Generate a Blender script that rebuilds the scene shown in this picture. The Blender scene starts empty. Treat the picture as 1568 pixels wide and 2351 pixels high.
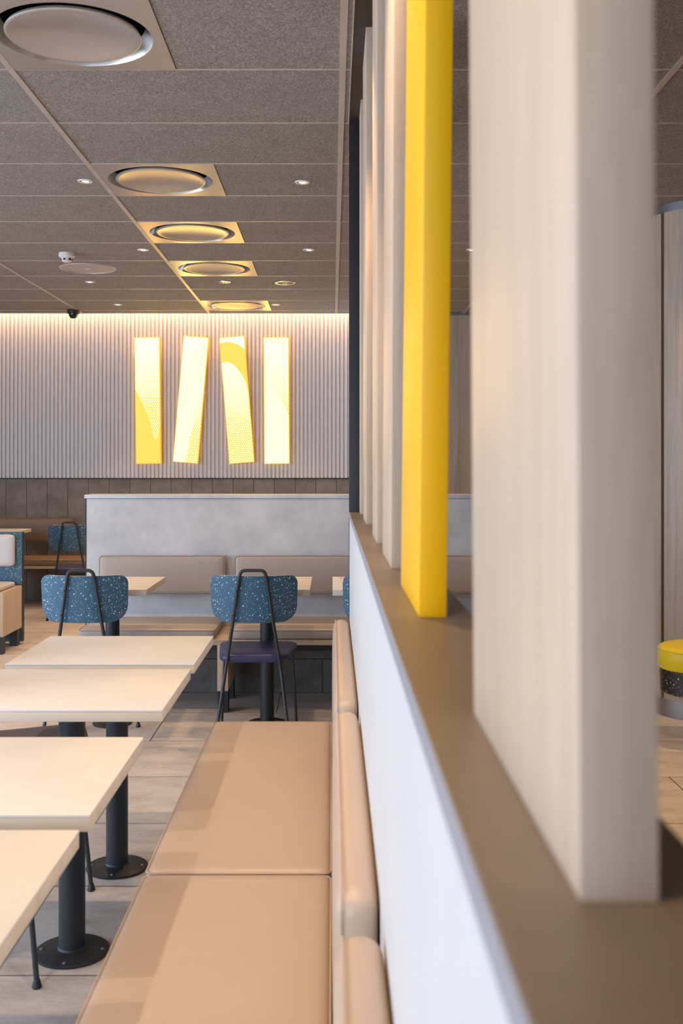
import bpy, bmesh, math, random
from mathutils import Vector, Matrix, Euler
random.seed(7)
PI = math.pi
S = bpy.context.scene
COL = S.collection

# ------------------------------------------------------------------ camera, world, light, exposure
F = 2429.0                     # focal length in pixels of the 1568x2351 frame
CAMZ = 1.382
cd = bpy.data.cameras.new('camera'); cam = bpy.data.objects.new('camera', cd); COL.objects.link(cam)
cam.location = (0, 0, CAMZ); cam.rotation_euler = (PI/2, 0, 0)
cd.sensor_fit = 'VERTICAL'; cd.sensor_height = 36; cd.sensor_width = 24
cd.lens = F/2351*36
cd.shift_x = 21/2351; cd.shift_y = -109.5/2351
cd.clip_start = 0.02
cd.dof.use_dof = True; cd.dof.focus_distance = 6.2; cd.dof.aperture_fstop = 7.1
S.camera = cam
S.view_settings.view_transform = 'Standard'; S.view_settings.look = 'None'
S.view_settings.gamma = 1; S.view_settings.use_curve_mapping = False
S.view_settings.exposure = 0.0

WORLD_STRENGTH = 7.9
w = bpy.data.worlds.new('world'); S.world = w; w.use_nodes = True
bg = w.node_tree.nodes['Background']; bg.inputs[0].default_value = (0.66, 0.80, 1.0, 1); bg.inputs[1].default_value = WORLD_STRENGTH

def portal(loc, rot, sx, sy):
    l = bpy.data.lights.new('window_portal', 'AREA'); l.shape = 'RECTANGLE'; l.size = sx; l.size_y = sy
    l.cycles.is_portal = True
    o = bpy.data.objects.new('window_portal', l); COL.objects.link(o); o.location = loc; o.rotation_euler = rot
RX0, RX1, RY0, RY1 = -5.6, 4.6, -3.4, 10.75
CEIL = CAMZ + 1.43
WIN_L = [(-3.0, -0.9), (-0.7, 1.4), (1.6, 3.7), (3.9, 6.0)]
WIN_B = [(-5.2, -3.4), (-3.2, -1.4)]
for a, b in WIN_L: portal((RX0-0.05, (a+b)/2, 1.5), (0, -PI/2, 0), 2.3, b-a)
for a, b in WIN_B: portal(((a+b)/2, RY0-0.05, 1.5), (PI/2, 0, 0), b-a, 2.3)

WARM = (1.0, 0.64, 0.34)
SPOT_E = 52.0
COVE_E = 48.0

# ------------------------------------------------------------------ materials
def mat(name):
    m = bpy.data.materials.new(name); m.use_nodes = True
    nt = m.node_tree; b = nt.nodes['Principled BSDF']
    return m, nt, b
def N(nt, t, **kw):
    n = nt.nodes.new(t)
    for k, v in kw.items(): setattr(n, k, v)
    return n
def L(nt, a, b): nt.links.new(a, b)
def coords(nt, scale=(1, 1, 1), loc=(0, 0, 0)):
    tc = N(nt, 'ShaderNodeTexCoord'); mp = N(nt, 'ShaderNodeMapping')
    mp.inputs['Scale'].default_value = scale; mp.inputs['Location'].default_value = loc
    L(nt, tc.outputs['Object'], mp.inputs[0]); return mp.outputs[0]
def noise(nt, vec, scale, detail=4, rough=.55):
    n = N(nt, 'ShaderNodeTexNoise'); n.inputs['Scale'].default_value = scale
    n.inputs['Detail'].default_value = detail; n.inputs['Roughness'].default_value = rough
    L(nt, vec, n.inputs['Vector']); return n.outputs['Fac']
def ramp(nt, fac, stops):
    r = N(nt, 'ShaderNodeValToRGB'); e = r.color_ramp.elements
    while len(e) < len(stops): e.new(.5)
    for i, (p, c) in enumerate(stops):
        e[i].position = p; e[i].color = (*c, 1) if len(c) == 3 else c
    L(nt, fac, r.inputs[0]); return r.outputs[0]
def mixc(nt, fac, a, b, mode='MIX'):
    m = N(nt, 'ShaderNodeMix', data_type='RGBA', blend_type=mode)
    for s, v in ((m.inputs[0], fac), (m.inputs[6], a), (m.inputs[7], b)):
        if isinstance(v, (int, float)): s.default_value = v
        elif isinstance(v, tuple): s.default_value = (*v, 1)
        else: L(nt, v, s)
    return m.outputs[2]
def math_(nt, op, a, b=None, c=None):
    m = N(nt, 'ShaderNodeMath', operation=op)
    for i, v in enumerate((a, b, c)):
        if v is None: continue
        if isinstance(v, (int, float)): m.inputs[i].default_value = v
        else: L(nt, v, m.inputs[i])
    return m.outputs[0]
def bump(nt, b, h, strength=.2, dist=.002):
    n = N(nt, 'ShaderNodeBump'); n.inputs['Strength'].default_value = strength; n.inputs['Distance'].default_value = dist
    L(nt, h, n.inputs['Height']); L(nt, n.outputs[0], b.inputs['Normal'])
def plain(name, col, rough=.5, metal=0, var=0.06, scale=20, bmp=0, spec=None, coat=0):
    m, nt, b = mat(name); v = coords(nt)
    f = noise(nt, v, scale)
    lo = tuple(c*(1-var) for c in col); hi = tuple(min(1, c*(1+var)) for c in col)
    L(nt, ramp(nt, f, [(.3, lo), (.7, hi)]), b.inputs['Base Color'])
    b.inputs['Roughness'].default_value = rough; b.inputs['Metallic'].default_value = metal
    if spec is not None: b.inputs['Specular IOR Level'].default_value = spec
    if coat: b.inputs['Coat Weight'].default_value = coat
    if bmp: bump(nt, b, noise(nt, v, scale*12, 3), bmp, .0008)
    return m
def wood(name, a, c, dark, along='z', rough=.5, sc=1.0):
    m, nt, b = mat(name)
    s = {'z': (26*sc, 26*sc, .9*sc), 'x': (.9*sc, 26*sc, 26*sc), 'y': (26*sc, .9*sc, 26*sc)}[along]
    v = coords(nt, s)
    f1 = noise(nt, v, 1.2, 6, .6)
    s2 = tuple(k*5 for k in s); v2 = coords(nt, s2); f2 = noise(nt, v2, 1.5, 3, .5)
    c1 = ramp(nt, f1, [(.3, a), (.55, c), (.75, a)])
    L(nt, mixc(nt, math_(nt, 'MULTIPLY', math_(nt, 'GREATER_THAN', f2, .58), .22), c1, dark), b.inputs['Base Color'])
    b.inputs['Roughness'].default_value = rough
    bump(nt, b, f2, .12, .0006)
    return m
def concrete(name, a, c, spot, scale=3, rough=.55):
    m, nt, b = mat(name); v = coords(nt)
    f = noise(nt, v, scale, 8, .62); g = noise(nt, v, scale*9, 6, .7); h = noise(nt, v, scale*2.2, 10, .75)
    c1 = ramp(nt, f, [(.33, a), (.67, c)])
    c2 = mixc(nt, math_(nt, 'MULTIPLY', math_(nt, 'GREATER_THAN', g, .63), .22), c1, spot)
    k = math_(nt, 'LESS_THAN', math_(nt, 'ABSOLUTE', math_(nt, 'SUBTRACT', h, .5)), .004)
    c3 = mixc(nt, math_(nt, 'MULTIPLY', k, math_(nt, 'MULTIPLY', math_(nt, 'GREATER_THAN', f, .5), .35)), c2, spot)
    L(nt, c3, b.inputs['Base Color']); b.inputs['Roughness'].default_value = rough
    return m
def terrazzo(name, base, chip, scale=95, thr=.36, rough=.4):
    m, nt, b = mat(name); v = coords(nt)
    col = base
    first = None
    for i, (s, p) in enumerate(((scale, .60), (scale*1.9, .60))):
        vo = N(nt, 'ShaderNodeTexVoronoi'); vo.inputs['Scale'].default_value = s; L(nt, v, vo.inputs['Vector'])
        sp = N(nt, 'ShaderNodeSeparateColor'); L(nt, vo.outputs['Color'], sp.inputs[0])
        wob = math_(nt, 'MULTIPLY', noise(nt, v, s*2.5, 2), .25)
        r = math_(nt, 'SUBTRACT', math_(nt, 'MULTIPLY', math_(nt, 'SUBTRACT', sp.outputs[0], p), 1.0), wob)
        r = math_(nt, 'MINIMUM', math_(nt, 'ADD', r, .17), .26)
        hit = math_(nt, 'LESS_THAN', vo.outputs['Distance'], r)
        col = mixc(nt, hit, col, chip)
    L(nt, col, b.inputs['Base Color']); b.inputs['Roughness'].default_value = rough
    return m

M = {}
# ceiling felt
m, nt, b = mat('wood_wool_ceiling'); v = coords(nt)
f = noise(nt, v, 130, 5, .75)
vo = N(nt, 'ShaderNodeTexNoise'); vo.inputs['Scale'].default_value = 60; vo.inputs['Detail'].default_value = 6; vo.inputs['Distortion'].default_value = 4; L(nt, v, vo.inputs['Vector'])
big = noise(nt, v, 5, 3)
mx = math_(nt, 'ADD', math_(nt, 'MULTIPLY', f, .5), math_(nt, 'MULTIPLY', vo.outputs['Fac'], .5))
c = ramp(nt, mx, [(.38, (.09, .08, .072)), (.5, (.24, .215, .195)), (.61, (.52, .47, .42))])
L(nt, mixc(nt, .25, c, ramp(nt, big, [(.3, (.21, .185, .165)), (.7, (.33, .295, .265))])), b.inputs['Base Color'])
b.inputs['Roughness'].default_value = .95; bump(nt, b, mx, .5, .003); M['felt'] = m
M['rail'] = plain('ceiling_rail_metal', (.50, .44, .39), .38, .2)
M['vent'] = plain('vent_enamel', (.50, .47, .44), .27, .55, .02)
M['dark'] = plain('dark_void', (.012, .011, .01), .7)
M['chrome'] = plain('lamp_chrome', (.75, .73, .7), .22, .9)
M['white_plastic'] = plain('white_plastic', (.72, .70, .67), .4)
M['fluted'] = plain('fluted_lacquer', (.74, .72, .73), .5, 0, .02)
M['slat_wood'] = wood('pale_ash_laminate', (.55, .405, .285), (.64, .485, .35), (.44, .32, .215), 'z', .42, 1.6)
M['slat_side'] = M['slat_wood']
M['wall_wood'] = wood('brown_ash_laminate', (.36, .285, .21), (.48, .385, .29), (.24, .18, .13), 'z', .42)
M['yellow'] = plain('yellow_lacquer', (.98, .515, .0), .42, 0, .01)
M['ledge'] = plain('taupe_laminate', (.205, .16, .12), .42, 0, .05, 60, .15)
M['edge'] = plain('grey_edge_band', (.30, .30, .33), .45, 0, .04)
M['white_panel'] = plain('pale_grey_laminate', (.65, .65, .645), .45, 0, .03, 3)
M['black'] = plain('black_steel', (.018, .019, .021), .5, .2)
M['header'] = plain('dark_brown_header', (.035, .027, .022), .6)
M['concrete'] = concrete('light_concrete_laminate', (.42, .43, .45), (.57, .58, .60), (.30, .30, .32), 4.5)
M['table'] = concrete('pale_stone_laminate', (.70, .68, .655), (.80, .78, .755), (.60, .57, .55), 2.4, .4)
M['plywood'] = wood('birch_edge', (.66, .58, .46), (.76, .68, .56), (.56, .48, .36), 'x', .5, .7)
M['beige'] = plain('beige_vinyl', (.52, .40, .305), .38, 0, .02, 6, .08)
M['greige'] = plain('greige_vinyl', (.37, .315, .275), .42, 0, .02, 6, .1)
M['brown_vinyl'] = plain('brown_vinyl', (.26, .175, .115), .45, 0, .02, 6, .08)
M['seam'] = plain('cushion_seam', (.22, .16, .12), .6)
M['pad_light'] = plain('pale_grey_vinyl', (.62, .60, .60), .45, 0, .02, 6)
M['oak'] = wood('light_oak', (.50, .37, .24), (.62, .48, .33), (.34, .24, .15), 'z', .5)
M['oak_x'] = wood('light_oak_rail', (.50, .38, .26), (.62, .49, .34), (.34, .24, .15), 'x', .5)
M['terra_blue'] = terrazzo('blue_speckled_shell', (.035, .115, .19), (.85, .80, .72), 85)
M['terra_black'] = terrazzo('black_speckled_shell', (.012, .012, .014), (.75, .5, .3), 60)
M['navy'] = plain('navy_vinyl', (.035, .038, .12), .4, 0, .05, 30, .1)
M['grey_seat'] = plain('grey_violet_vinyl', (.085, .075, .095), .5, 0, .04, 30, .1)
M['rod'] = plain('charcoal_powder_coat', (.035, .037, .04), .42, .3)
M['pole'] = plain('charcoal_column', (.02, .024, .03), .48, .2, .04, 60)
M['yellow_vinyl'] = plain('yellow_vinyl', (.80, .62, .01), .45, 0, .02)
M['steel'] = plain('brushed_steel', (.3, .3, .31), .35, .8)
M['plaster'] = plain('plaster', (.62, .58, .54), .8)
M['pink'] = plain('pink_print', (.75, .07, .2), .5)

def tiles(name, w_, h_, cols, mortar, plane, off=.5, loc=(0, 0), rough=.5, msize=.003, var=.5, grain=4):
    m, nt, b = mat(name)
    tc = N(nt, 'ShaderNodeTexCoord'); sp = N(nt, 'ShaderNodeSeparateXYZ'); L(nt, tc.outputs['Object'], sp.inputs[0])
    cb = N(nt, 'ShaderNodeCombineXYZ')
    L(nt, math_(nt, 'ADD', sp.outputs[0], loc[0]), cb.inputs[0])
    L(nt, math_(nt, 'ADD', sp.outputs[1 if plane == 'xy' else 2], loc[1]), cb.inputs[1])
    br = N(nt, 'ShaderNodeTexBrick'); br.offset = off; br.offset_frequency = 2; br.squash = 1
    br.inputs['Scale'].default_value = 1; br.inputs['Brick Width'].default_value = w_; br.inputs['Row Height'].default_value = h_
    br.inputs['Mortar Size'].default_value = msize; br.inputs['Mortar Smooth'].default_value = .1; br.inputs['Bias'].default_value = 0
    br.inputs['Color1'].default_value = (0, 0, 0, 1); br.inputs['Color2'].default_value = (1, 1, 1, 1); br.inputs['Mortar'].default_value = (.5, .5, .5, 1)
    L(nt, cb.outputs[0], br.inputs['Vector'])
    # per tile offset of the cloud pattern
    vm = N(nt, 'ShaderNodeVectorMath', operation='MULTIPLY_ADD'); L(nt, br.outputs['Color'], vm.inputs[0]); vm.inputs[1].default_value = (7, 3, 5); L(nt, tc.outputs['Object'], vm.inputs[2])
    st = N(nt, 'ShaderNodeMapping'); st.inputs['Scale'].default_value = (1, 2.2, 1); L(nt, vm.outputs[0], st.inputs[0])
    f = noise(nt, st.outputs[0], grain, 9, .68); g = noise(nt, st.outputs[0], grain*14, 5, .7)
    c = ramp(nt, math_(nt, 'ADD', math_(nt, 'MULTIPLY', f, .75), math_(nt, 'MULTIPLY', g, .25)), [(.40, cols[0]), (.5, cols[1]), (.60, cols[2])])
    c = mixc(nt, var*.35, c, ramp(nt, br.outputs['Color'], [(0, cols[0]), (1, cols[2])]))
    L(nt, mixc(nt, br.outputs['Fac'], c, mortar), b.inputs['Base Color'])
    b.inputs['Roughness'].default_value = rough
    return m
M['floor'] = tiles('stone_floor_tiles', 1.2, .6055, ((.46, .41, .375), (.60, .55, .51), (.71, .66, .62)), (.10, .085, .075), 'xy', .5, (.312, -2.86+.6055*20), .42, .003, .5, 3)
M['wall_tile'] = tiles('brown_stone_wall_tiles', .21, .62, ((.17, .135, .11), (.225, .185, .15), (.28, .235, .195)), (.03, .025, .02), 'xz', 0, (3.318, 0), .55, .003, .25, 5)
M['base_tile'] = tiles('dark_stone_base_tiles', .6, .205, ((.12, .11, .10), (.17, .155, .14), (.21, .19, .175)), (.02, .02, .02), 'xz', .5, (.36, 0), .6, .003, .2, 6)

# ------------------------------------------------------------------ mesh helpers
def finish(name, bm, material, parent=None, smooth=True, angle=40, loc=None):
    bmesh.ops.recalc_face_normals(bm, faces=bm.faces[:])
    me = bpy.data.meshes.new(name); 
    if smooth:
        for f in bm.faces: f.smooth = True
        lim = math.radians(angle)
        for e in bm.edges:
            if len(e.link_faces) == 2 and e.calc_face_angle(0) > lim: e.smooth = False
    bm.to_mesh(me); bm.free()
    for mm in (material if isinstance(material, (list, tuple)) else [material]): me.materials.append(mm)
    o = bpy.data.objects.new(name, me); COL.objects.link(o)
    if parent is not None: o.parent = parent
    if loc: o.location = loc
    return o
def add_box(bm, x0, x1, y0, y1, z0, z1, bev=0, mi=0):
    r = bmesh.ops.create_cube(bm, size=1)['verts']
    bmesh.ops.scale(bm, vec=(x1-x0, y1-y0, z1-z0), verts=r)
    bmesh.ops.translate(bm, vec=((x0+x1)/2, (y0+y1)/2, (z0+z1)/2), verts=r)
    fs = set(f for v_ in r for f in v_.link_faces)
    for f in fs: f.material_index = mi
    if bev:
        bmesh.ops.bevel(bm, geom=list(set(e for v_ in r for e in v_.link_edges)), offset=bev, segments=2, affect='EDGES', profile=.5)
def box(name, x0, x1, y0, y1, z0, z1, material, parent=None, bev=0, **kw):
    bm = bmesh.new(); add_box(bm, x0, x1, y0, y1, z0, z1, bev)
    return finish(name, bm, material, parent, **kw)
def rbox(bm, c, s, r, bulge=(0, 0, 0), n=14):
    """rounded, slightly crowned cushion; s = full size"""
    h = Vector(s)/2; cuts = n
    vs = {}
    def vert(p):
        k = tuple(round(q, 5) for q in p)
        if k in vs: return vs[k]
        u = Vector(p)                                   # -1..1
        # denser samples near the borders
        q = Vector([math.copysign(1-(1-abs(t))**1.6, t) for t in u])
        P = Vector([q[i]*h[i] for i in range(3)])
        inn = Vector([max(-(h[i]-r), min(h[i]-r, P[i])) for i in range(3)])
        d = P-inn
        if d.length > 1e-9:
            P = inn+d.normalized()*r if d.length > 0 else P
        for i in range(3):
            if bulge[i]:
                j, k2 = [t for t in range(3) if t != i]
                a = P[j]/h[j]; b_ = P[k2]/h[k2]
                P[i] += (P[i]/h[i])*bulge[i]*max(0, 1-a**4)*max(0, 1-b_**4)
        vv = bm.verts.new(P+Vector(c)); vs[k] = vv; return vv
    for ax in range(3):
        for sg in (-1, 1):
            a, b_ = [t for t in range(3) if t != ax]
            for i in range(cuts):
                for j in range(cuts):
                    q = []
                    for di, dj in ((0, 0), (1, 0), (1, 1), (0, 1)):
                        p = [0, 0, 0]; p[ax] = sg; p[a] = -1+2*(i+di)/cuts; p[b_] = -1+2*(j+dj)/cuts
                        q.append(vert(p))
                    if len(set(q)) == 4: bm.faces.new(q)
def fillet(pts, rad, seg=6):
    pts = [Vector(p) for p in pts]; out = [pts[0]]
    for i in range(1, len(pts)-1):
        a, p, b_ = pts[i-1], pts[i], pts[i+1]
        r = rad[i] if isinstance(rad, (list, tuple)) else rad
        u = (a-p); v_ = (b_-p); r2 = min(r, u.length*.49, v_.length*.49)
        A = p+u.normalized()*r2; B = p+v_.normalized()*r2
        for k in range(seg+1):
            t = k/seg; out.append(A*(1-t)**2+p*2*t*(1-t)+B*t*t)
    out.append(pts[-1]); return out
def tube(bm, pts, r, n=10, closed=False):
    pts = [Vector(p) for p in pts]; rings = []
    m_ = len(pts)
    T0 = None; up = None
    for i, p in enumerate(pts):
        if closed: t = (pts[(i+1) % m_]-pts[i-1]).normalized()
        else: t = ((pts[i+1] if i < m_-1 else p)-(pts[i-1] if i else p)).normalized()
        if up is None:
            up = t.orthogonal().normalized()
        else:
            up = (up-t*up.dot(t)).normalized()
        s = t.cross(up)
        rr = r[i] if isinstance(r, (list, tuple)) else r
        rings.append([bm.verts.new(p+(up*math.cos(2*PI*k/n)+s*math.sin(2*PI*k/n))*rr) for k in range(n)])
    for i in range(m_ if closed else m_-1):
        A, B = rings[i], rings[(i+1) % m_]
        for k in range(n): bm.faces.new((A[k], A[(k+1) % n], B[(k+1) % n], B[k]))
    if not closed: bm.faces.new(rings[0][::-1]); bm.faces.new(rings[-1])
def lathe(bm, prof, c=(0, 0, 0), n=40, cap0=True, cap1=True):
    rings = []
    for (r, z) in prof:
        rings.append([bm.verts.new((c[0]+r*math.cos(2*PI*k/n), c[1]+r*math.sin(2*PI*k/n), c[2]+z)) for k in range(n)])
    for A, B in zip(rings, rings[1:]):
        for k in range(n): bm.faces.new((A[k], A[(k+1) % n], B[(k+1) % n], B[k]))
    if cap0: bm.faces.new(rings[0])
    if cap1: bm.faces.new(rings[-1])
def outline_rr(hx0, hx1, hy0, hy1, rads, seg=6):
    """rounded quad: (-hx0..hx0 at y=hy0) to (-hx1..hx1 at y=hy1)"""
    P = [Vector((-hx0, hy0, 0)), Vector((hx0, hy0, 0)), Vector((hx1, hy1, 0)), Vector((-hx1, hy1, 0))]
    out = []
    for i in range(4):
        a, p, b_ = P[i-1], P[i], P[(i+1) % 4]; r = rads[i]
        A = p+(a-p).normalized()*r; B = p+(b_-p).normalized()*r
        for k in range(seg+1):
            t = k/seg; out.append(A*(1-t)**2+p*2*t*(1-t)+B*t*t)
    return out

# ------------------------------------------------------------------ object bookkeeping
def tag(o, label=None, cat=None, group=None, kind=None):
    if label: o['label'] = label
    if cat: o['category'] = cat
    if group: o['group'] = group
    if kind: o['kind'] = kind
    return o
def thing(name, label, cat, loc=(0, 0, 0), rz=0, group=None):
    o = bpy.data.objects.new(name, None); COL.objects.link(o); o.empty_display_size = .1
    o.location = loc; o.rotation_euler = (0, 0, rz)
    return tag(o, label, cat, group)
def struct(o): o['kind'] = 'structure'; return o
def dup(root, loc, label, rz=None, group=None):
    def rec(o, parent):
        c = o.copy(); COL.objects.link(c)
        if parent is not None: c.parent = parent; c.matrix_parent_inverse = o.matrix_parent_inverse.copy()
        for ch in [q for q in bpy.data.objects if q.parent == o]: rec(ch, c)
        return c
    r = rec(root, None); r.location = loc; r['label'] = label
    if rz is not None: r.rotation_euler = (0, 0, rz)
    if group: r['group'] = group
    return r

# ------------------------------------------------------------------ the room
struct(box('floor', RX0-.2, RX1+.2, RY0-.2, RY1+.2, -.12, 0, M['floor'], smooth=False))
struct(box('light_blocker_slab', RX0-.2, RX1+.2, RY0-.2, RY1+.2, 3.4, 3.5, M['plaster'], smooth=False)).name = 'trim_40'  # unseen slab, added to block world light and keep the plenum dark
# left wall with tall windows
def wall_with_windows(name, wins, axis, z0=.35, z1=2.65):
    bm = bmesh.new()
    lo, hi = (RY0-.2, RY1+.2) if axis == 'y' else (RX0, RX1)
    def seg(a, b, za, zb):
        if axis == 'y': add_box(bm, RX0-.2, RX0, a, b, za, zb)
        else: add_box(bm, a, b, RY0-.2, RY0, za, zb)
    seg(lo, hi, 0, z0); seg(lo, hi, z1, 3.4)
    e = lo
    for a, b in wins: seg(e, a, z0, z1); e = b
    seg(e, hi, z0, z1)
    return struct(finish(name, bm, M['plaster'], smooth=False))
wall_with_windows('wall_left', WIN_L, 'y')
wall_with_windows('wall_front', WIN_B, 'x')
wi = 1
for axis, wins in (('y', WIN_L), ('x', WIN_B)):
    for a, b in wins:
        bm = bmesh.new(); t = .05
        for (p, q, za, zb) in ((a, b, .35, .35+t), (a, b, 2.65-t, 2.65), (a, a+t, .35+t, 2.65-t), (b-t, b, .35+t, 2.65-t)):
            if axis == 'y': add_box(bm, RX0-.12, RX0-.06, p, q, za, zb)
            else: add_box(bm, p, q, RY0-.12, RY0-.06, za, zb)
        struct(finish('window_%d' % wi, bm, M['black'], smooth=False)); wi += 1
struct(box('wall_right', RX1, RX1+.2, RY0-.2, RY1+.2, 0, 3.4, M['wall_wood'], smooth=False))
# back wall: stone tiles below, fluted lacquer above
WY = RY1; FL0 = 1.236; XS = .95
struct(box('wall_back', RX0, XS, WY, WY+.2, 0, FL0, M['wall_tile'], smooth=False))
bm = bmesh.new()
p = .0408; x = RX0; prof = []
while x < XS-.001:
    prof += [(x, 0), (x+.013, 0), (x+.017, -.021), (x+.036, -.021)]
    x += p
prof.append((XS, 0))
lo = [bm.verts.new((a, WY+b, FL0+.008)) for a, b in prof]; hi = [bm.verts.new((a, WY+b, 3.4)) for a, b in prof]
for i in range(len(prof)-1): bm.faces.new((lo[i], lo[i+1], hi[i+1], hi[i]))
add_box(bm, RX0, XS, WY+.001, WY+.2, FL0+.008, 3.4)
fw = finish('wall_back_fluted', bm, M['fluted'], smooth=False); struct(fw)
struct(box('trim_1', RX0, XS, WY-.02, WY, FL0-.004, FL0+.008, M['black'], smooth=False))
# right part: brown wood wall
struct(box('wall_back_right', XS, RX1, 10.02, 10.2, 0, 3.4, M['wall_wood'], smooth=False))
struct(box('trim_2', XS, RX1, 9.995, 10.02, CEIL-.02, CEIL, M['steel'], smooth=False))

# ceiling: square cells, vent cells left out
Y0 = 3.83; CE = 9.98
X0 = .037
vents = [3.23, 5.03, 6.23, 7.43, 9.23, 1.43, -.37]
vx0 = X0-1.2
bm = bmesh.new()
xs = [RX0]; k = -10
while X0+.6*k < RX1:
    if X0+.6*k > RX0: xs.append(X0+.6*k)
    k += 1
xs.append(RX1)
ys = [RY0]; k = -20
while Y0+.6*k < CE:
    if Y0+.6*k > RY0+.01: ys.append(Y0+.6*k)
    k += 1
ys.append(CE)
for i in range(len(xs)-1):
    for j in range(len(ys)-1):
        if abs(xs[i]-vx0) < .01 and any(abs(ys[j]-v_) < .02 for v_ in vents): continue
        add_box(bm, xs[i], xs[i+1], ys[j]+.001, ys[j+1]-.001, CEIL, CEIL+.02)
ceiling = struct(finish('ceiling', bm, M['felt'], smooth=False))
bm = bmesh.new()
for y in ys[1:-1]: add_box(bm, RX0, RX1, y-.005, y+.005, CEIL-.002, CEIL+.03)
finish('cross_rails', bm, M['rail'], ceiling, smooth=False)
ti = 3
k = -4
for k in range(-4, 4):
    x = X0+1.2*k
    struct(box('trim_%d' % ti, x-.012, x+.012, RY0, CE, CEIL-.004, CEIL+.03, M['rail'], smooth=False)); ti += 1
struct(box('trim_%d' % ti, RX0, XS, CE, CE+.015, CEIL-.006, CEIL+.12, M['rail'], smooth=False)); ti += 1

# warm cove strip above the ceiling edge
cs = box('led_strip', RX0+.1, XS-.1, WY-.13, WY-.09, CEIL+.26, CEIL+.275, M['white_plastic'], smooth=False)
m, nt, b = mat('led_glow'); b.inputs['Emission Color'].default_value = (*WARM, 1); b.inputs['Emission Strength'].default_value = 4; M['led'] = m
tag(cs, 'long warm led strip glowing above the ceiling edge along the fluted wall', 'light strip')
l = bpy.data.lights.new('cove_light', 'AREA'); l.shape = 'RECTANGLE'; l.size = XS-RX0-.3; l.size_y = .03; l.energy = COVE_E; l.color = (1, .60, .33)
o = bpy.data.objects.new('cove_light', l); COL.objects.link(o); o.location = ((RX0+XS)/2, WY-.11, CEIL+.255); o.rotation_euler = (math.radians(12), 0, 0)

# ------------------------------------------------------------------ ceiling vents
def make_vent():
    t = thing('ceiling_vent', '', 'vent', (0, 0, CEIL), 0, 'round air vents in the ceiling')
    bm = bmesh.new(); n = 48; h = .298; R = .262
    outer = []; inner = []
    for k in range(n):
        a = 2*PI*k/n; cx, sy = math.cos(a), math.sin(a); s = h/max(abs(cx), abs(sy))
        outer.append((cx*s, sy*s)); inner.append((R*cx, R*sy))
    def ring(pts, z): return [bm.verts.new((x, y, z)) for x, y in pts]
    # snap nearest samples to the corners
    rs = [ring(outer, .02), ring(outer, -.003), ring(inner, -.003), ring([(x*.99, y*.99) for x, y in inner], .004), ring([(x*.90, y*.90) for x, y in inner], .045)]
    for A, B in zip(rs, rs[1:]):
        for k in range(n): bm.faces.new((A[k], A[(k+1) % n], B[(k+1) % n], B[k]))
    finish('mounting_plate', bm, M['vent'], t, angle=30)
    bm = bmesh.new(); lathe(bm, [(.236, .045), (.29, .05), (.29, .15)], n=48, cap0=False)
    finish('duct', bm, M['dark'], t)
    bm = bmesh.new(); lathe(bm, [(.02, .018), (.12, .013), (.19, .001), (.212, -.0055), (.220, -.006), (.224, -.002), (.221, .006), (.1, .024)], n=56)
    finish('dish', bm, M['vent'], t, angle=60)
    return t
v0 = make_vent(); vc = (vx0+.3)
vl = {3.23: 'largest round white air vent, cut off at the top left corner', 5.03: 'second round air vent counted from the camera, yellow light along its far rim',
      6.23: 'middle round air vent of the row, glowing yellow, third from the camera', 7.43: 'fourth round air vent from the camera, two tiles before the vent nearest the sign',
      9.23: 'round air vent closest to the glowing sign wall, seen very flat'}
v0.location = (vc, 3.53, CEIL); v0['label'] = vl[3.23]
for yv in vents[1:]:
    if yv in vl: dup(v0, (vc, yv+.3, CEIL), vl[yv])
    else: dup(v0, (vc, yv+.3, CEIL), 'round air vent above the near tables' if yv > 1 else 'round air vent above the camera end of the bench')

# ------------------------------------------------------------------ downlights
m, nt, b = mat('downlight_glow'); b.inputs['Base Color'].default_value = (1, .9, .8, 1); b.inputs['Emission Color'].default_value = (1, .82, .6, 1); b.inputs['Emission Strength'].default_value = 1.6; M['glow'] = m
def make_downlight():
    t = thing('downlight', '', 'ceiling light', (0, 0, CEIL), 0, 'small round downlights in the ceiling')
    bm = bmesh.new(); lathe(bm, [(.026, 0), (.028, -.004), (.037, -.004), (.039, 0)], n=28, cap0=False, cap1=False); finish('trim_ring', bm, M['white_plastic'], t)
    bm = bmesh.new(); lathe(bm, [(.027, -.002), (.016, -.0008), (.014, -.0004)], n=28, cap0=False, cap1=False); finish('reflector', bm, M['chrome'], t)
    bm = bmesh.new(); lathe(bm, [(.018, -.003), (.010, -.0035)], n=20); finish('lamp', bm, M['glow'], t)
    return t
dl = make_downlight()
def spot(x, y, e=1.0):
    l = bpy.data.lights.new('downlight_beam', 'SPOT'); l.energy = SPOT_E*e; l.color = (1.0, .80, .64) if x == -1.25 else WARM; l.spot_size = math.radians(95); l.spot_blend = .55; l.shadow_soft_size = .03
    o = bpy.data.objects.new('downlight_beam', l); COL.objects.link(o); o.location = (x, y, CEIL-.03)
D = [(-1.247, 5.34, 'downlight in the tile left of the second vent from the camera'),
     (-.152, 5.36, 'downlight near the dark frame, in the same tile row as the second vent'),
     (-1.26, 7.05, 'downlight left of the rail, between the third and fourth vents'),
     (-.157, 7.05, 'downlight near the dark frame, one row beyond the third vent'),
     (-1.90, 8.29, 'downlight just beyond the round ceiling hatch'),
     (-1.92, 9.47, 'downlight near the left black dome camera'),
     (-.507, 9.47, 'downlight right beside the vent closest to the sign wall'),
     (.93, 7.05, 'downlight right of the slat screen, half hidden by the big pale slat')]
OFF = [(-.152, 3.05), (-1.25, 3.05), (-.152, 1.9), (-1.25, 1.9), (-.3, .3), (-2.6, 5.3), (-2.6, 7.0), (2.2, 5.3), (1.6, 3.4), (2.4, 7.9)]
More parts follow.
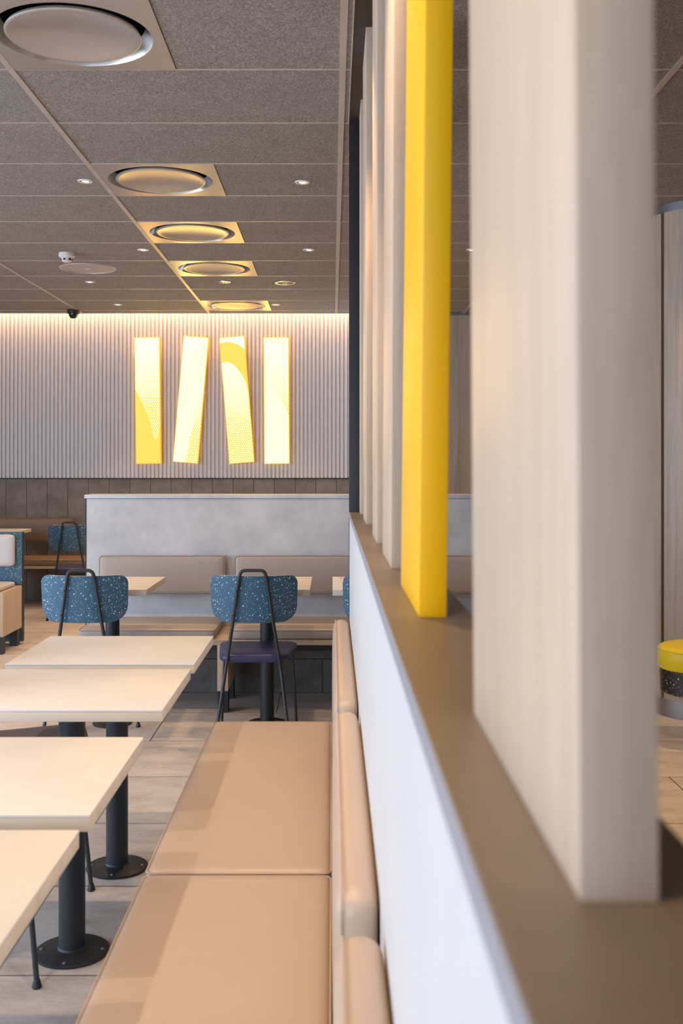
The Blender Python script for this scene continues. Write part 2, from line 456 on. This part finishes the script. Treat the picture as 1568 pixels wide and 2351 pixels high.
OFFL = dict(zip(OFF, ['downlight over the far end of the near bench', 'downlight over the farthest near table', 'downlight over the middle of the near bench',
    'downlight over the nearest table', 'downlight above the camera end of the bench', 'downlight over the aisle left of the far tables', 'downlight over the aisle before the booth',
    'downlight between the partition and the round column', 'downlight over the floor right of the partition', 'downlight behind the round column']))
for i, (x, y, lb) in enumerate(D):
    if i == 0: dl.location = (x, y, CEIL); dl['label'] = lb
    else: dup(dl, (x, y, CEIL), lb)
    spot(x, y)
for x, y in OFF:
    
    dup(dl, (x, y, CEIL), OFFL[(x, y)]); spot(x, y, 1.0 if x == -1.25 else 1.7 if x > 1 else 1)

# other things on the ceiling
t = thing('triple_spotlight', 'small yellow-tinted ceiling fitting with three holes, left of the ring speaker', 'ceiling light', (-.843, 8.29, CEIL))
bm = bmesh.new(); lathe(bm, [(.046, 0), (.045, -.004), (.02, -.005)], n=30); finish('plate', bm, M['chrome'], t)
for dx in (-.025, 0, .025):
    bm = bmesh.new(); lathe(bm, [(.009, -.0045), (.008, -.006)], (dx, 0, 0), 16); finish('hole', bm, M['dark'], t)
t = thing('ceiling_speaker', 'flat round speaker ring in the ceiling right of the three-hole fitting', 'speaker', (-.372, 8.33, CEIL))
bm = bmesh.new(); lathe(bm, [(.066, 0), (.066, -.005), (.078, -.005), (.08, 0)], n=36, cap0=False, cap1=False); finish('ring', bm, M['chrome'], t)
bm = bmesh.new(); lathe(bm, [(.066, -.001), (.03, -.003)], n=36); finish('grille', bm, M['felt'], t)
bm = bmesh.new(); add_box(bm, -.02, .02, -.004, .004, -.006, -.003); finish('badge', bm, M['chrome'], t)
t = thing('ceiling_hatch', 'large flat round hatch in the ceiling next to the smoke detector', 'hatch', (-1.785, 7.72, CEIL))
bm = bmesh.new(); lathe(bm, [(.185, 0), (.186, -.006), (.2, -.006), (.204, 0)], n=48, cap0=False, cap1=False); finish('rim', bm, M['rail'], t)
bm = bmesh.new(); lathe(bm, [(.185, -.001), (.12, -.004)], n=48); finish('panel', bm, M['rail'], t)
bm = bmesh.new(); add_box(bm, -.02, .02, -.01, .01, -.007, -.004, .002); finish('latch', bm, M['white_plastic'], t)
t = thing('smoke_detector', 'white smoke detector hanging from the ceiling tile before the round hatch', 'smoke detector', (-1.80, 7.17, CEIL))
bm = bmesh.new(); lathe(bm, [(.053, 0), (.054, -.022), (.046, -.03), (.034, -.032)], n=32); finish('base', bm, M['white_plastic'], t)
bm = bmesh.new(); lathe(bm, [(.033, -.03), (.036, -.036), (.034, -.052), (.02, -.062)], n=28); finish('sensor_head', bm, M['white_plastic'], t)
for k in range(6):
    a = k*PI/3+.3; bm = bmesh.new(); add_box(bm, -.008, .008, -.002, .002, -.05, -.038); o = finish('slot', bm, M['dark'], t); o.location = (.0352*math.cos(a), .0352*math.sin(a), 0); o.rotation_euler = (0, 0, a+PI/2)
t = thing('security_camera', 'black dome security camera on the ceiling above the fluted wall', 'security camera', (-2.40, 9.80, CEIL))
bm = bmesh.new(); lathe(bm, [(.052, 0), (.056, -.004), (.056, -.03), (.052, -.036)], n=32); finish('housing', bm, M['black'], t)
bm = bmesh.new(); lathe(bm, [(.042, -.034), (.041, -.05), (.034, -.066), (.02, -.077), (.004, -.08)], n=28)
m, nt, b = mat('smoked_dome'); b.inputs['Base Color'].default_value = (.01, .01, .012, 1); b.inputs['Roughness'].default_value = .08; M['dome'] = m
finish('dome', bm, M['dome'], t)

# ------------------------------------------------------------------ glowing sign panels
SW, SH = .254, 1.275     # panel size
def sign_material(idx):
    m, nt, b = mat('backlit_panel_%d' % idx)
    nt.nodes.remove(b); out = nt.nodes['Material Output']
    tc = N(nt, 'ShaderNodeTexCoord'); sp = N(nt, 'ShaderNodeSeparateXYZ'); L(nt, tc.outputs['Object'], sp.inputs[0])
    u = math_(nt, 'ADD', math_(nt, 'DIVIDE', sp.outputs[0], SW), .5)
    v = math_(nt, 'SUBTRACT', .5, math_(nt, 'DIVIDE', sp.outputs[2], SH))
    # hexagonal dots
    P = .0215
    def dist(ox, oz):
        a = math_(nt, 'SUBTRACT', math_(nt, 'FRACT', math_(nt, 'ADD', math_(nt, 'DIVIDE', sp.outputs[0], P), 50+ox)), .5)
        c = math_(nt, 'MULTIPLY', math_(nt, 'SUBTRACT', math_(nt, 'FRACT', math_(nt, 'ADD', math_(nt, 'DIVIDE', sp.outputs[2], P*1.732), 50+oz)), .5), 1.732)
        return math_(nt, 'SQRT', math_(nt, 'ADD', math_(nt, 'MULTIPLY', a, a), math_(nt, 'MULTIPLY', c, c)))
    dd = math_(nt, 'MINIMUM', dist(0, 0), dist(.5, .5))
    def curve(pts):     # v boundary as function of u
        cr = N(nt, 'ShaderNodeFloatCurve'); cv = cr.mapping.curves[0]
        while len(cv.points) < len(pts): cv.points.new(.5, .5)
        for q, (a, c) in zip(cv.points, pts): q.location = (a, c)
        cr.mapping.update(); L(nt, u, cr.inputs['Value']); return cr.outputs[0]
    gt = lambda a, c: math_(nt, 'GREATER_THAN', a, c)
    white = (5.2, 3.4, .93); cream = (4.8, 3.1, .78); yel = (2.2, .80, .14)
    if idx == 1:
        k = curve([(0, .40), (.28, .52), (.54, .64), (.8, .81), (1, .64)])
        solid = gt(v, k); dots = math_(nt, 'SUBTRACT', 1, solid); sol = yel
        grad = math_(nt, 'MULTIPLY', v, 1.5)
    elif idx == 2:
        k1 = curve([(0, .36), (.3, .20), (.6, .10), (1, .0)]); k2 = curve([(0, 1), (.48, 1), (.62, .78), (.8, .58), (1, .38)])
        dots = math_(nt, 'MAXIMUM', gt(k1, v), gt(v, k2)); solid = math_(nt, 'SUBTRACT', 1, dots); sol = cream
        grad = math_(nt, 'SUBTRACT', math_(nt, 'MULTIPLY', v, 1.2), .1)
    elif idx == 3:
        k1 = curve([(0, .045), (.35, .04), (.7, .065), (1, .11)]); k2 = curve([(0, .205), (.3, .20), (.6, .25), (.85, .34), (1, .46)])
        solid = math_(nt, 'MULTIPLY', gt(v, k1), gt(k2, v)); dots = gt(v, k2); sol = yel
        grad = math_(nt, 'MULTIPLY', v, 1.1)
    else:
        k1 = curve([(0, .22), (.25, .33), (.6, .46), (.85, .56), (1, .64)])
        dots = math_(nt, 'MULTIPLY', gt(k1, v), gt(v, .05)); solid = math_(nt, 'SUBTRACT', 1, dots); sol = cream
        grad = math_(nt, 'MULTIPLY', v, 1.3)
    g = math_(nt, 'MINIMUM', math_(nt, 'MAXIMUM', grad, 0), .9)
    rad = math_(nt, 'ADD', .20, math_(nt, 'MULTIPLY', g, .26))
    dot = math_(nt, 'MULTIPLY', math_(nt, 'MULTIPLY', math_(nt, 'LESS_THAN', dd, rad), dots), math_(nt, 'ADD', .25, g))
    c = mixc(nt, solid, white, sol)
    dot = math_(nt, 'MINIMUM', dot, 1)
    c = mixc(nt, dot, c, (1.6, .68, .14))
    em = N(nt, 'ShaderNodeEmission'); L(nt, c, em.inputs[0]); em.inputs[1].default_value = 1.0
    L(nt, em.outputs[0], out.inputs[0]); return m
m, nt, b = mat('sign_edge_glow'); b.inputs['Base Color'].default_value = (.9, .5, .05, 1)
b.inputs['Emission Color'].default_value = (1.0, .50, .03, 1); b.inputs['Emission Strength'].default_value = .55; M['sign_edge'] = m
SY = WY-.075
sc = SY/F
signs = [((338+342)/2, 920, -.8, 'leftmost glowing panel, solid yellow at its foot, upright'),
         (438.5, 918, 4.9, 'second glowing panel from the left, leaning right, mostly cream'),
         (544, 918.5, -4.6, 'third glowing panel, leaning left, yellow arc band on top'),
         (635, 920, -.4, 'rightmost glowing panel, upright, mostly cream white')]
for i, (px, py, deg, lb) in enumerate(signs):
    t = thing('sign_panel', lb+', on the fluted wall', 'lit sign', ((px-763)*sc, SY, CAMZ-(py-1066)*sc), 0, 'glowing yellow panels on the fluted wall')
    t.rotation_euler = (0, math.radians(deg), 0)
    bm = bmesh.new(); add_box(bm, -SW/2, SW/2, -.025, .025, -SH/2, SH/2, .003); finish('light_box', bm, M['sign_edge'], t)
    bm = bmesh.new(); add_box(bm, -SW/2+.006, SW/2-.006, -.028, -.024, -SH/2+.006, SH/2-.006, .001); finish('lit_face', bm, sign_material(i+1), t)
    for sx in (-.06, .06):
        for sz in (-.4, .4):
            bm = bmesh.new(); add_box(bm, sx-.008, sx+.008, .025, .061, sz-.008, sz+.008); finish('standoff', bm, M['chrome'], t)

# ------------------------------------------------------------------ partition with ledge and slats
PX0, PX1 = .069, .181; LZ = 1.187; PE = 4.35
t = thing('partition_wall', 'low partition clad in pale grey laminate with taupe ledge, behind the bench', 'partition', ((PX0+PX1)/2, 2, 0))
def loc_box(name, x0, x1, y0, y1, z0, z1, mt, root, bev=0, **kw):
    L0 = root.location
    return box(name, x0-L0.x, x1-L0.x, y0-L0.y, y1-L0.y, z0-L0.z, z1-L0.z, mt, root, bev, **kw)
loc_box('side_panel', PX0+.0015, PX1-.0015, -1.2, PE-.002, 0, LZ-.0215, M['white_panel'], t)
loc_box('ledge', PX0+.0012, PX1, -1.2, PE, LZ-.0205, LZ, M['ledge'], t)
loc_box('edge_band', PX0-.0005, PX0+.0012, -1.2, PE, LZ-.0212, LZ-.0004, M['edge'], t)
t = thing('slat_screen', 'screen of tall wood slats and one yellow slat standing on the partition ledge', 'slat screen', ((PX0+PX1)/2, PE+.02, LZ))
loc_box('post', PX0, PX1, PE+.001, PE+.05, 0, CEIL-.016, M['black'], t, .001)
loc_box('ceiling_channel', PX0, PX1, -1.2, PE+.05, CEIL-.016, CEIL-.001, M['header'], t)
loc_box('lip', PX0-.004, PX0, -1.2, PE+.05, CEIL-.018, CEIL-.001, M['rail'], t)
SXa, SXb = .110, .1455
slats = [(.470, .825, -.35, 'slat_wood', 'widest out-of-focus pale wood slat, nearest the camera'),
         (1.346, 1.700, .62, 'yellow', 'bright yellow slat standing on the taupe ledge'),
         (1.974, 2.32, .25, 'slat_wood', 'pale wood slat directly behind the yellow one'),
         (2.60, 2.90, .0, 'slat_wood', 'second pale wood slat behind the yellow one'),
         (3.42, 3.77, -.05, 'slat_wood', 'second to last pale wood slat towards the black post'),
         (4.10, 4.30, 0, 'slat_wood', 'farthest pale wood slat, standing against the black post')]
for a, b_, deg, mt, lb in slats:
    o = None
    bm = bmesh.new(); H = CEIL-.016-LZ
    add_box(bm, -(SXb-SXa)/2, (SXb-SXa)/2, 0, b_-a, 0, H, .0012)
    for v_ in bm.verts: v_.co.x += math.tan(math.radians(deg))*v_.co.z
    o = finish('slat', bm, M[mt], t)
    o.location = Vector(((SXa+SXb)/2, a, LZ))-t.location
    if mt == 'yellow': o['label'] = lb

# ------------------------------------------------------------------ the long beige bench along the partition
SF, SZ = -.43, .452          # seat front edge, top
def bench_base(name, label, x0, x1, y0, y1, ztop, faces='x'):
    pass
t = thing('bench', 'long wooden bench base carrying the beige cushions beside the partition', 'bench', (-.2, 1.6, 0))
loc_box('seat_board', SF+.02, PX0-.003, -.9, 3.84, .355, .378, M['oak'], t, .001)
for yy in (-.5, .98, 2.40, 3.80):
    loc_box('support_panel', SF+.06, PX0-.01, yy-.011, yy+.011, .08, .355, M['oak'], t)
    loc_box('foot', SF+.06, SF+.10, yy-.011, yy+.011, 0, .08, M['black'], t)
    loc_box('foot', -.06, -.02, yy-.011, yy+.011, 0, .08, M['black'], t)
def cushion(name, x0, x1, y0, y1, z0, z1, r, bulge, mt, label, group, seam_plane=None, cat='cushion', n=16):
    c = Vector(((x0+x1)/2, (y0+y1)/2, z0))
    t = thing(name, label, cat, c, 0, group)
    bm = bmesh.new(); rbox(bm, (0, 0, (z1-z0)/2), (x1-x0, y1-y0, z1-z0), r, bulge, n)
    o = finish('upholstery', bm, mt, t, angle=80)
    hx, hy, hz = (x1-x0)/2, (y1-y0)/2, (z1-z0)/2
    bm = bmesh.new(); q = r*.35; pr = .0022; pr2 = q*.6
    if seam_plane == 'top':
        zc = 2*hz-q*.9; P = outline_rr(hx-q*.2, hx-q*.2, -hy+q*.2, hy-q*.2, [r]*4); P = [Vector((p.x, p.y, zc)) for p in P]
    elif seam_plane == 'x':       # visible face at -x
        P = outline_rr(hy-q*.2, hy-q*.2, -hz+q*.2, hz-q*.2, [r]*4); P = [Vector((-hx+q*.9, p.x, p.y+hz)) for p in P]
    else:                         # visible face at -y
        P = outline_rr(hx-q*.2, hx-q*.2, -hz+q*.2, hz-q*.2, [r]*4); P = [Vector((p.x, -hy+q*.9, p.y+hz)) for p in P]
    tube(bm, P, pr, 6, closed=True); finish('piping', bm, mt, t)
    return t
G = 'beige seat cushions on the near bench'
cushion('seat_cushion', SF, -.002, 2.418, 3.845, .379, SZ, .022, (0, 0, .006), M['beige'], 'beige vinyl seat cushion at the far end of the near bench', G, 'top', n=22)
cushion('seat_cushion', SF, -.002, .985, 2.408, .379, SZ, .022, (0, 0, .006), M['beige'], 'beige vinyl seat cushion in the foreground, cut by the bottom frame edge', G, 'top', n=22)
cushion('seat_cushion', SF, -.002, -.45, .975, .379, SZ, .022, (0, 0, .006), M['beige'], 'beige seat cushion under the camera, outside the photo', G, 'top', n=10)
G = 'upright beige back cushions on the partition'
BT = .75
cushion('back_cushion', .003, PX0-.001, 2.825, 4.335, SZ+.012, BT, .03, (.004, 0, 0), M['beige'], 'farthest beige back cushion fixed to the pale partition', G, 'x', n=18)
cushion('back_cushion', .003, PX0-.001, 1.545, 2.73, SZ+.012, BT, .03, (.004, 0, 0), M['beige'], 'middle beige back cushion fixed to the pale partition', G, 'x', n=18)
cushion('back_cushion', .003, PX0-.001, -.3, 1.443, SZ+.012, BT, .03, (.004, 0, 0), M['beige'], 'nearest beige back cushion, at the bottom of the photo', G, 'x', n=18)

# ------------------------------------------------------------------ tables
def make_table(name, sx, sy, label, loc, group, pink=False):
    t = thing(name, label, 'table', loc, 0, group)
    T = .75
    bm = bmesh.new(); add_box(bm, -sx/2, sx/2, -sy/2, sy/2, T-.006, T, .0015); finish('tabletop', bm, M['table'], t)
    bm = bmesh.new(); add_box(bm, -sx/2+.0006, sx/2-.0006, -sy/2+.0006, sy/2-.0006, T-.031, T-.006, .001); finish('plywood_edge', bm, M['plywood'], t)
    bm = bmesh.new(); add_box(bm, -.13, .13, -.13, .13, T-.037, T-.031, .002); finish('mounting_plate', bm, M['pole'], t)
    bm = bmesh.new(); lathe(bm, [(.037, .008), (.037, T-.037)], n=36); finish('pole', bm, M['pole'], t)
    bm = bmesh.new(); lathe(bm, [(.102, 0), (.1045, .003), (.1045, .007), (.101, .0095), (.05, .012), (.040, .016), (.0375, .022)], n=56); fb = finish('base_plate', bm, M['pole'], t)
    for k in range(4):
        a = PI/2*k
        bm = bmesh.new(); lathe(bm, [(.0055, .0095), (.005, .0125), (.002, .0128)], (.086*math.cos(a), .086*math.sin(a), 0), 12); finish('bolt', bm, M['steel'], fb)
    return t
G1 = 'pale square tables along the near bench'
ta = make_table('pedestal_table', .60, .545, 'farthest pale table along the near bench, front edge touching the one before it in view', (-.737, 3.622, 0), G1)
def tdup(src, loc, label, g): return dup(src, loc, label, None, g)
tdup(ta, (-.737, 2.995, 0), 'second farthest pale table along the near bench, with both dark poles visible below', G1)
tdup(ta, (-.737, 2.18, 0), 'pale table in the middle of the left foreground, its whole right side in view', G1)
tdup(ta, (-.737, 1.557, 0), 'nearest pale table, cut off by the lower left frame edge', G1)
G2 = 'pale tables at the concrete bench'
tb = make_table('pedestal_table', .47, .615, 'pale table behind the left blue chair, at the concrete bench', (-1.172, 5.64, 0), G2)
tdup(tb, (-.348, 5.64, 0), 'pale table behind the centre blue chair, at the concrete bench', G2)
tc_ = tdup(tb, (.236, 5.64, 0), 'pale table with a pink print on its corner, mostly behind the partition', G2)
bm = bmesh.new()
for k in range(9):
    a = random.uniform(0, PI); cx, cy = random.uniform(-.035, .035), random.uniform(-.02, .02); d = Vector((math.cos(a), math.sin(a)))*.012
    add_box(bm, cx-abs(d.x)-.003, cx+abs(d.x)+.003, cy-.004, cy+.004, 0, .0006)
o = finish('pink_print', bm, M['pink'], tc_); o.location = (-.235+.075, .25, .7501)

# ------------------------------------------------------------------ chairs (facing +y, origin on the floor under the seat)
def make_chair(label, loc, rz, seat_mat, group):
    t = thing('cafe_chair', label, 'chair', loc, rz, group)
    # back frame and rear legs: one bent tube
    half = [(.185, -.285, .012), (.132, -.205, .40), (.100, -.222, .60), (.068, -.24, .82), (.058, -.245, .869)]
    left = [(-x, y, z) for x, y, z in half]
    path = half + left[::-1]
    P = fillet(path, [0, .05, .02, .03, .045, .045, .03, .02, .05, 0], 6)
    bm = bmesh.new(); tube(bm, P, .0085, 12); finish('back_frame', bm, M['rod'], t)
    for sx in (-1, 1):
        bm = bmesh.new(); lathe(bm, [(.011, 0), (.013, .004), (.010, .014), (.0085, .02)], (sx*.185, -.285, 0), 16); finish('foot_cap', bm, M['black'], t)
    # front legs
    for sx in (-1, 1):
        bm = bmesh.new()
        tube(bm, fillet([(sx*.130, -.19, .405), (sx*.165, .10, .412), (sx*.175, .165, .405), (sx*.197, .205, .012)], [0, .03, .04, 0], 6), .0075, 12)
        o = finish('leg', bm, M['rod'], t)
        bm = bmesh.new(); lathe(bm, [(.011, 0), (.0135, .004), (.010, .016), (.0078, .024)], (sx*.197, .205, 0), 16); finish('foot_cap', bm, M['black'], o)
    # seat pad: rounded trapezoid in stacked rings
    base = outline_rr(.165, .208, -.205, .215, [.075, .075, .06, .06], 8)
    c0 = Vector((0, .005, 0))
    levels = [(.90, .412), (.955, .414), (.985, .420), (1.0, .430), (.992, .440), (.965, .449), (.90, .4545), (.7, .457), (.35, .4565)]
    bm = bmesh.new(); rings = []
    for s, z in levels: rings.append([bm.verts.new((c0.x+(p.x-c0.x)*s, c0.y+(p.y-c0.y)*s, z+.010*max(0, (-(p.y*s)-.12))*8*.15)) for p in base])
    n = len(base)
    for A, B in zip(rings, rings[1:]):
        for k in range(n): bm.faces.new((A[k], A[(k+1) % n], B[(k+1) % n], B[k]))
    bm.faces.new(rings[0]); bm.faces.new(rings[-1]); finish('seat', bm, seat_mat, t, angle=60)
    # curved back shell (outer face speckled, edge plywood, inner face vinyl)
    bm = bmesh.new(); nx, nz = 26, 14; hw, z0, z1 = .2215, .610, .840
    def pt(u, v, d):
        # squircle-like mapping of the unit square to the rounded outline
        x = u*hw; z = v*(z1-z0)/2; hh = (z1-z0)/2
        ax, az = abs(x), abs(z); r = .042 if z > 0 else .078; cx, cz = hw-r, hh-r
        if ax > cx and az > cz:
            dx, dz = ax-cx, az-cz; m_ = max(dx, dz); l_ = math.hypot(dx, dz)
            if l_ > 1e-9: dx, dz = dx*m_/l_, dz*m_/l_
            ax, az = cx+dx, cz+dz
        x = math.copysign(ax, x); z = math.copysign(az, z)
        x *= 1-.03*(1-(z+hh)/(2*hh))
        y = 1.6*x*x
        n_ = Vector((-3.2*x, 1, 0)).normalized()
        rec = -.225-(z+hh)*.088
        return Vector((x, rec+y, (z0+z1)/2+z))+n_*d
    G_ = {}
    for di, d in enumerate((.010, .024)):
        for i in range(nx+1):
            for j in range(nz+1):
                u = -1+2*i/nx; v_ = -1+2*j/nz
                u = math.copysign(1-(1-abs(u))**1.3, u); v_ = math.copysign(1-(1-abs(v_))**1.3, v_)
                G_[di, i, j] = bm.verts.new(pt(u, v_, d))
    for di in (0, 1):
        for i in range(nx):
            for j in range(nz):
                f = bm.faces.new((G_[di, i, j], G_[di, i+1, j], G_[di, i+1, j+1], G_[di, i, j+1])); f.material_index = 0 if di == 0 else 2
    for i in range(nx):
        for j in (0, nz): f = bm.faces.new((G_[0, i, j], G_[0, i+1, j], G_[1, i+1, j], G_[1, i, j])); f.material_index = 1
    for j in range(nz):
        for i in (0, nx): f = bm.faces.new((G_[0, i, j], G_[0, i, j+1], G_[1, i, j+1], G_[1, i, j])); f.material_index = 1
    bk = finish('backrest', bm, [M['terra_blue'], M['plywood'], seat_mat], t, angle=50)
    for sx, z in ((-.078, .77), (.078, .77), (-.096, .65), (.096, .65)):
        bm = bmesh.new(); lathe(bm, [(.004, 0), (.0035, .003), (.001, .0035)], n=10)
        o = finish('screw', bm, M['black'], bk); o.rotation_euler = (PI/2, 0, 0); o.location = (sx, -.2255-(z-.6)*.085-.0075, z)
    return t
GC = 'blue speckled chairs with bent tube frames'
c1 = make_chair('blue speckled chair in the centre, navy seat, seen from behind', (-.385, 5.36, 0), 0, M['navy'], GC)
dup(c1, (-1.218, 5.36, 0), 'blue speckled chair on the left behind the farthest near table', 0)
dup(c1, (.265, 5.36, 0), 'blue speckled chair mostly hidden by the partition, only a back corner in view', 0)
dup(c1, (-2.33, 9.62, 0), 'small distant blue speckled chair by the brown bench, left of the concrete half wall', 0)
dup(c1, (-3.20, 9.62, 0), 'distant chair at the left frame edge, only its back rim in view', 0)
c2 = make_chair('chair under the farthest near table, grey seat beside the dark pole', (-1.036, 3.558, 0), -PI/2+.30, M['grey_seat'], GC)
dup(c2, (-.985, 2.99, 0), 'chair under the second farthest near table, only its front leg in view', -PI/2)
dup(c2, (-.985, 2.16, 0), 'chair at the middle near table, hidden past the left frame edge', -PI/2)

# ------------------------------------------------------------------ concrete half wall with bench
HY = 6.40; HX0, HX1 = -1.493, 1.62; HZ = 1.198
t = thing('half_wall', 'low light-grey concrete-look divider wall behind the far tables', 'divider wall', (0, HY+.1, 0))
loc_box('concrete_face', HX0+.006, HX1, HY, HY+.19, .40, HZ-.024, M['concrete'], t)
loc_box('cap', HX0-.006, HX1, HY-.008, HY+.198, HZ-.022, HZ, M['concrete'], t, .001)
loc_box('shadow_gap', HX0+.006, HX1, HY+.002, HY+.188, HZ-.025, HZ-.021, M['dark'], t)
loc_box('end_panel', HX0, HX0+.006, HY-.001, HY+.191, 0, HZ-.024, M['black'], t)
loc_box('tiled_base', HX0+.006, HX1, HY+.001, HY+.189, 0, .40, M['base_tile'], t)
BF = 5.89
spans = [(-1.420, -.655), (-.565, .20), (.245, 1.01)]
names = ['left', 'middle', 'right']
G = 'greige seat cushions at the concrete half wall'; GB = 'greige back cushions on the concrete half wall'; GW = 'wooden benches in front of the concrete half wall'
for i, (a, b_) in enumerate(spans):
    wl = ['wooden bench frame in front of the half wall, behind the left chair', 'wooden bench frame in front of the half wall, behind the centre chair', 'wooden bench frame in front of the half wall, hidden behind the slats'][i]
    t = thing('bench', wl, 'bench', ((a+b_)/2, (BF+HY)/2, 0), 0, GW)
    loc_box('seat_board', a-.02 if i == 0 else a-.012, b_+.076 if i == 0 else b_+.02, BF, HY-.002, .375, .403, M['oak_x'], t, .001)
    loc_box('apron', a+.03, b_, BF+.05, BF+.07, .335, .375, M['black'], t)
    for xx in ((a+.03), (b_+.045)) if i == 0 else ((b_-.012),):
        loc_box('side_panel', xx-.03, xx+.03, BF-.004, HY-.06, .12, .375, M['oak'], t, .001)
        loc_box('foot', xx-.028, xx+.028, BF+.0, BF+.09, 0, .12, M['black'], t)
        loc_box('foot', xx-.028, xx+.028, HY-.16, HY-.08, 0, .12, M['black'], t)
    sl = ['greige seat cushion behind the left blue chair', 'greige seat cushion behind the centre blue chair', 'greige seat cushion hidden behind the partition'][i]
    cushion('seat_cushion', a, b_, BF+.004, HY-.004, .404, .462, .02, (0, 0, .004), M['greige'], sl, G, 'top', n=14)
    bl = ['left greige back cushion on the concrete half wall', 'greige back cushion on the half wall behind the centre chair', 'greige back cushion on the half wall seen between the yellow and the big slat'][i]
    cushion('back_cushion', a+.02 if i != 1 else -.586, b_+.012 if i == 0 else b_+.02, HY-.062, HY-.001, .600, .834, .022, (0, .003, 0), M['greige'], bl, GB, '-y', n=14)

# ------------------------------------------------------------------ back bench along the brown tiled wall
t = thing('bench', 'brown bench frame against the stone tiled back wall', 'bench', (-3.4, 10.45, 0))
loc_box('seat_board', -4.9, -2.30, 10.2, 10.735, .375, .403, M['oak_x'], t)
for xx in (-4.8, -3.55, -2.36): loc_box('side_panel', xx-.02, xx+.02, 10.25, 10.72, 0, .375, M['black'], t)
GK = 'brown cushions of the back bench'
cushion('seat_cushion', -3.35, -2.37, 10.205, 10.735, .404, .462, .02, (0, 0, .004), M['brown_vinyl'], 'brown seat cushion of the back bench, right piece', GK, 'top', n=10)
cushion('seat_cushion', -4.6, -3.37, 10.205, 10.735, .404, .462, .02, (0, 0, .004), M['brown_vinyl'], 'seat cushion of the back bench, outside the photo', GK, 'top', n=10)
cushion('back_cushion', -4.4, -2.62, 10.685, 10.749, .60, .836, .022, (0, .003, 0), M['brown_vinyl'], 'long back cushion on the stone tiled back wall', GK, '-y', n=10)
td = make_table('pedestal_table', .6, .62, 'distant wooden table at the left edge, behind the blue speckled booth', (-3.26, 10.10, 0), 'tables at the back bench')
# booth in blue speckled laminate
BX1 = -2.385
t = thing('booth_bench', 'booth bench with blue speckled back panel and oak base at the left edge', 'booth', (-3.0, 7.95, 0))
loc_box('back_panel', -3.9, BX1, 8.13, 8.18, 0.02, .862, M['terra_blue'], t, .001)
loc_box('panel_edge', BX1, BX1+.003, 8.13, 8.18, 0.02, .862, M['black'], t)
loc_box('base', -3.9, BX1, 7.66, 8.128, .13, .452, M['oak'], t, .002)
for xx in (-3.8, BX1-.07):
    for yy in (7.68, 8.04): loc_box('foot', xx, xx+.06, yy, yy+.07, 0, .13, M['black'], t)
bm = bmesh.new(); rbox(bm, (-3.14+3.0, 7.865-7.95, .4725), (1.45, .39, .039), .018, (0, 0, .004), 12); finish('seat_cushion', bm, M['pad_light'], t, angle=80)
bm = bmesh.new(); rbox(bm, (-3.14+3.0, 8.0955-7.95, .7225), (1.42, .067, .245), .028, (0, .004, 0), 12); finish('back_cushion', bm, M['pad_light'], t, angle=80)

# ------------------------------------------------------------------ round column and yellow stool at the right
cx, cy, cr = 2.085, 5.95, .305
t = thing('round_column', 'round column clad in brown wood with steel rings top and bottom', 'column', (cx, cy, 0))
a0 = math.radians(207)
def arc_panel(name, a, b_, r, z0, z1, mt):
    bm = bmesh.new(); n = 24; rs = []
    for rr in (r-.02, r):
        rs.append([[bm.verts.new((rr*math.cos(a+(b_-a)*k/n), rr*math.sin(a+(b_-a)*k/n), z)) for k in range(n+1)] for z in (z0, z1)])
    for q in (0, 1):
        for k in range(n): bm.faces.new((rs[q][0][k], rs[q][0][k+1], rs[q][1][k+1], rs[q][1][k]))
    for z in (0, 1):
        for k in range(n): bm.faces.new((rs[0][z][k], rs[0][z][k+1], rs[1][z][k+1], rs[1][z][k]))
    for k in (0, n): bm.faces.new((rs[0][0][k], rs[1][0][k], rs[1][1][k], rs[0][1][k]))
    return finish(name, bm, mt, t)
bm = bmesh.new(); lathe(bm, [(cr-.03, 0), (cr-.03, CEIL-.001)], n=48); finish('core', bm, M['black'], t)
g = .022/cr
for k in range(3):
    s = a0-g/2+k*2*PI/3
    arc_panel('wood_panel', s+g, s+2*PI/3, cr, .10, CEIL-.05, M['wall_wood'])
bm = bmesh.new(); lathe(bm, [(cr-.012, CEIL-.048), (cr-.012, CEIL-.001)], n=56); finish('top_ring', bm, M['steel'], t)
bm = bmesh.new(); lathe(bm, [(cr-.012, 0), (cr-.012, .098)], n=56); finish('bottom_ring', bm, M['steel'], t)
t = thing('round_stool', 'round stool with yellow vinyl top and black speckled drum, at the right edge', 'stool', (1.853, 5.33, 0))
sr = .205
bm = bmesh.new(); lathe(bm, [(sr-.004, .358), (sr+.002, .364), (sr+.003, .425), (sr, .452), (sr-.012, .466), (sr-.04, .474), (.05, .478)], n=56); finish('seat', bm, M['yellow_vinyl'], t, angle=60)
bm = bmesh.new(); tube(bm, [(sr*math.cos(2*PI*k/48), sr*math.sin(2*PI*k/48), .454) for k in range(48)], .003, 6, closed=True); finish('piping', bm, M['yellow_vinyl'], t)
bm = bmesh.new(); lathe(bm, [(sr-.02, .235), (sr-.012, .242), (sr-.008, .358)], n=56); finish('drum', bm, M['terra_black'], t)
bm = bmesh.new(); lathe(bm, [(.03, .01), (.03, .235)], n=24); finish('pole', bm, M['steel'], t)
bm = bmesh.new(); lathe(bm, [(.06, 0), (.06, .008), (.03, .012)], n=36); finish('base_plate', bm, M['steel'], t)
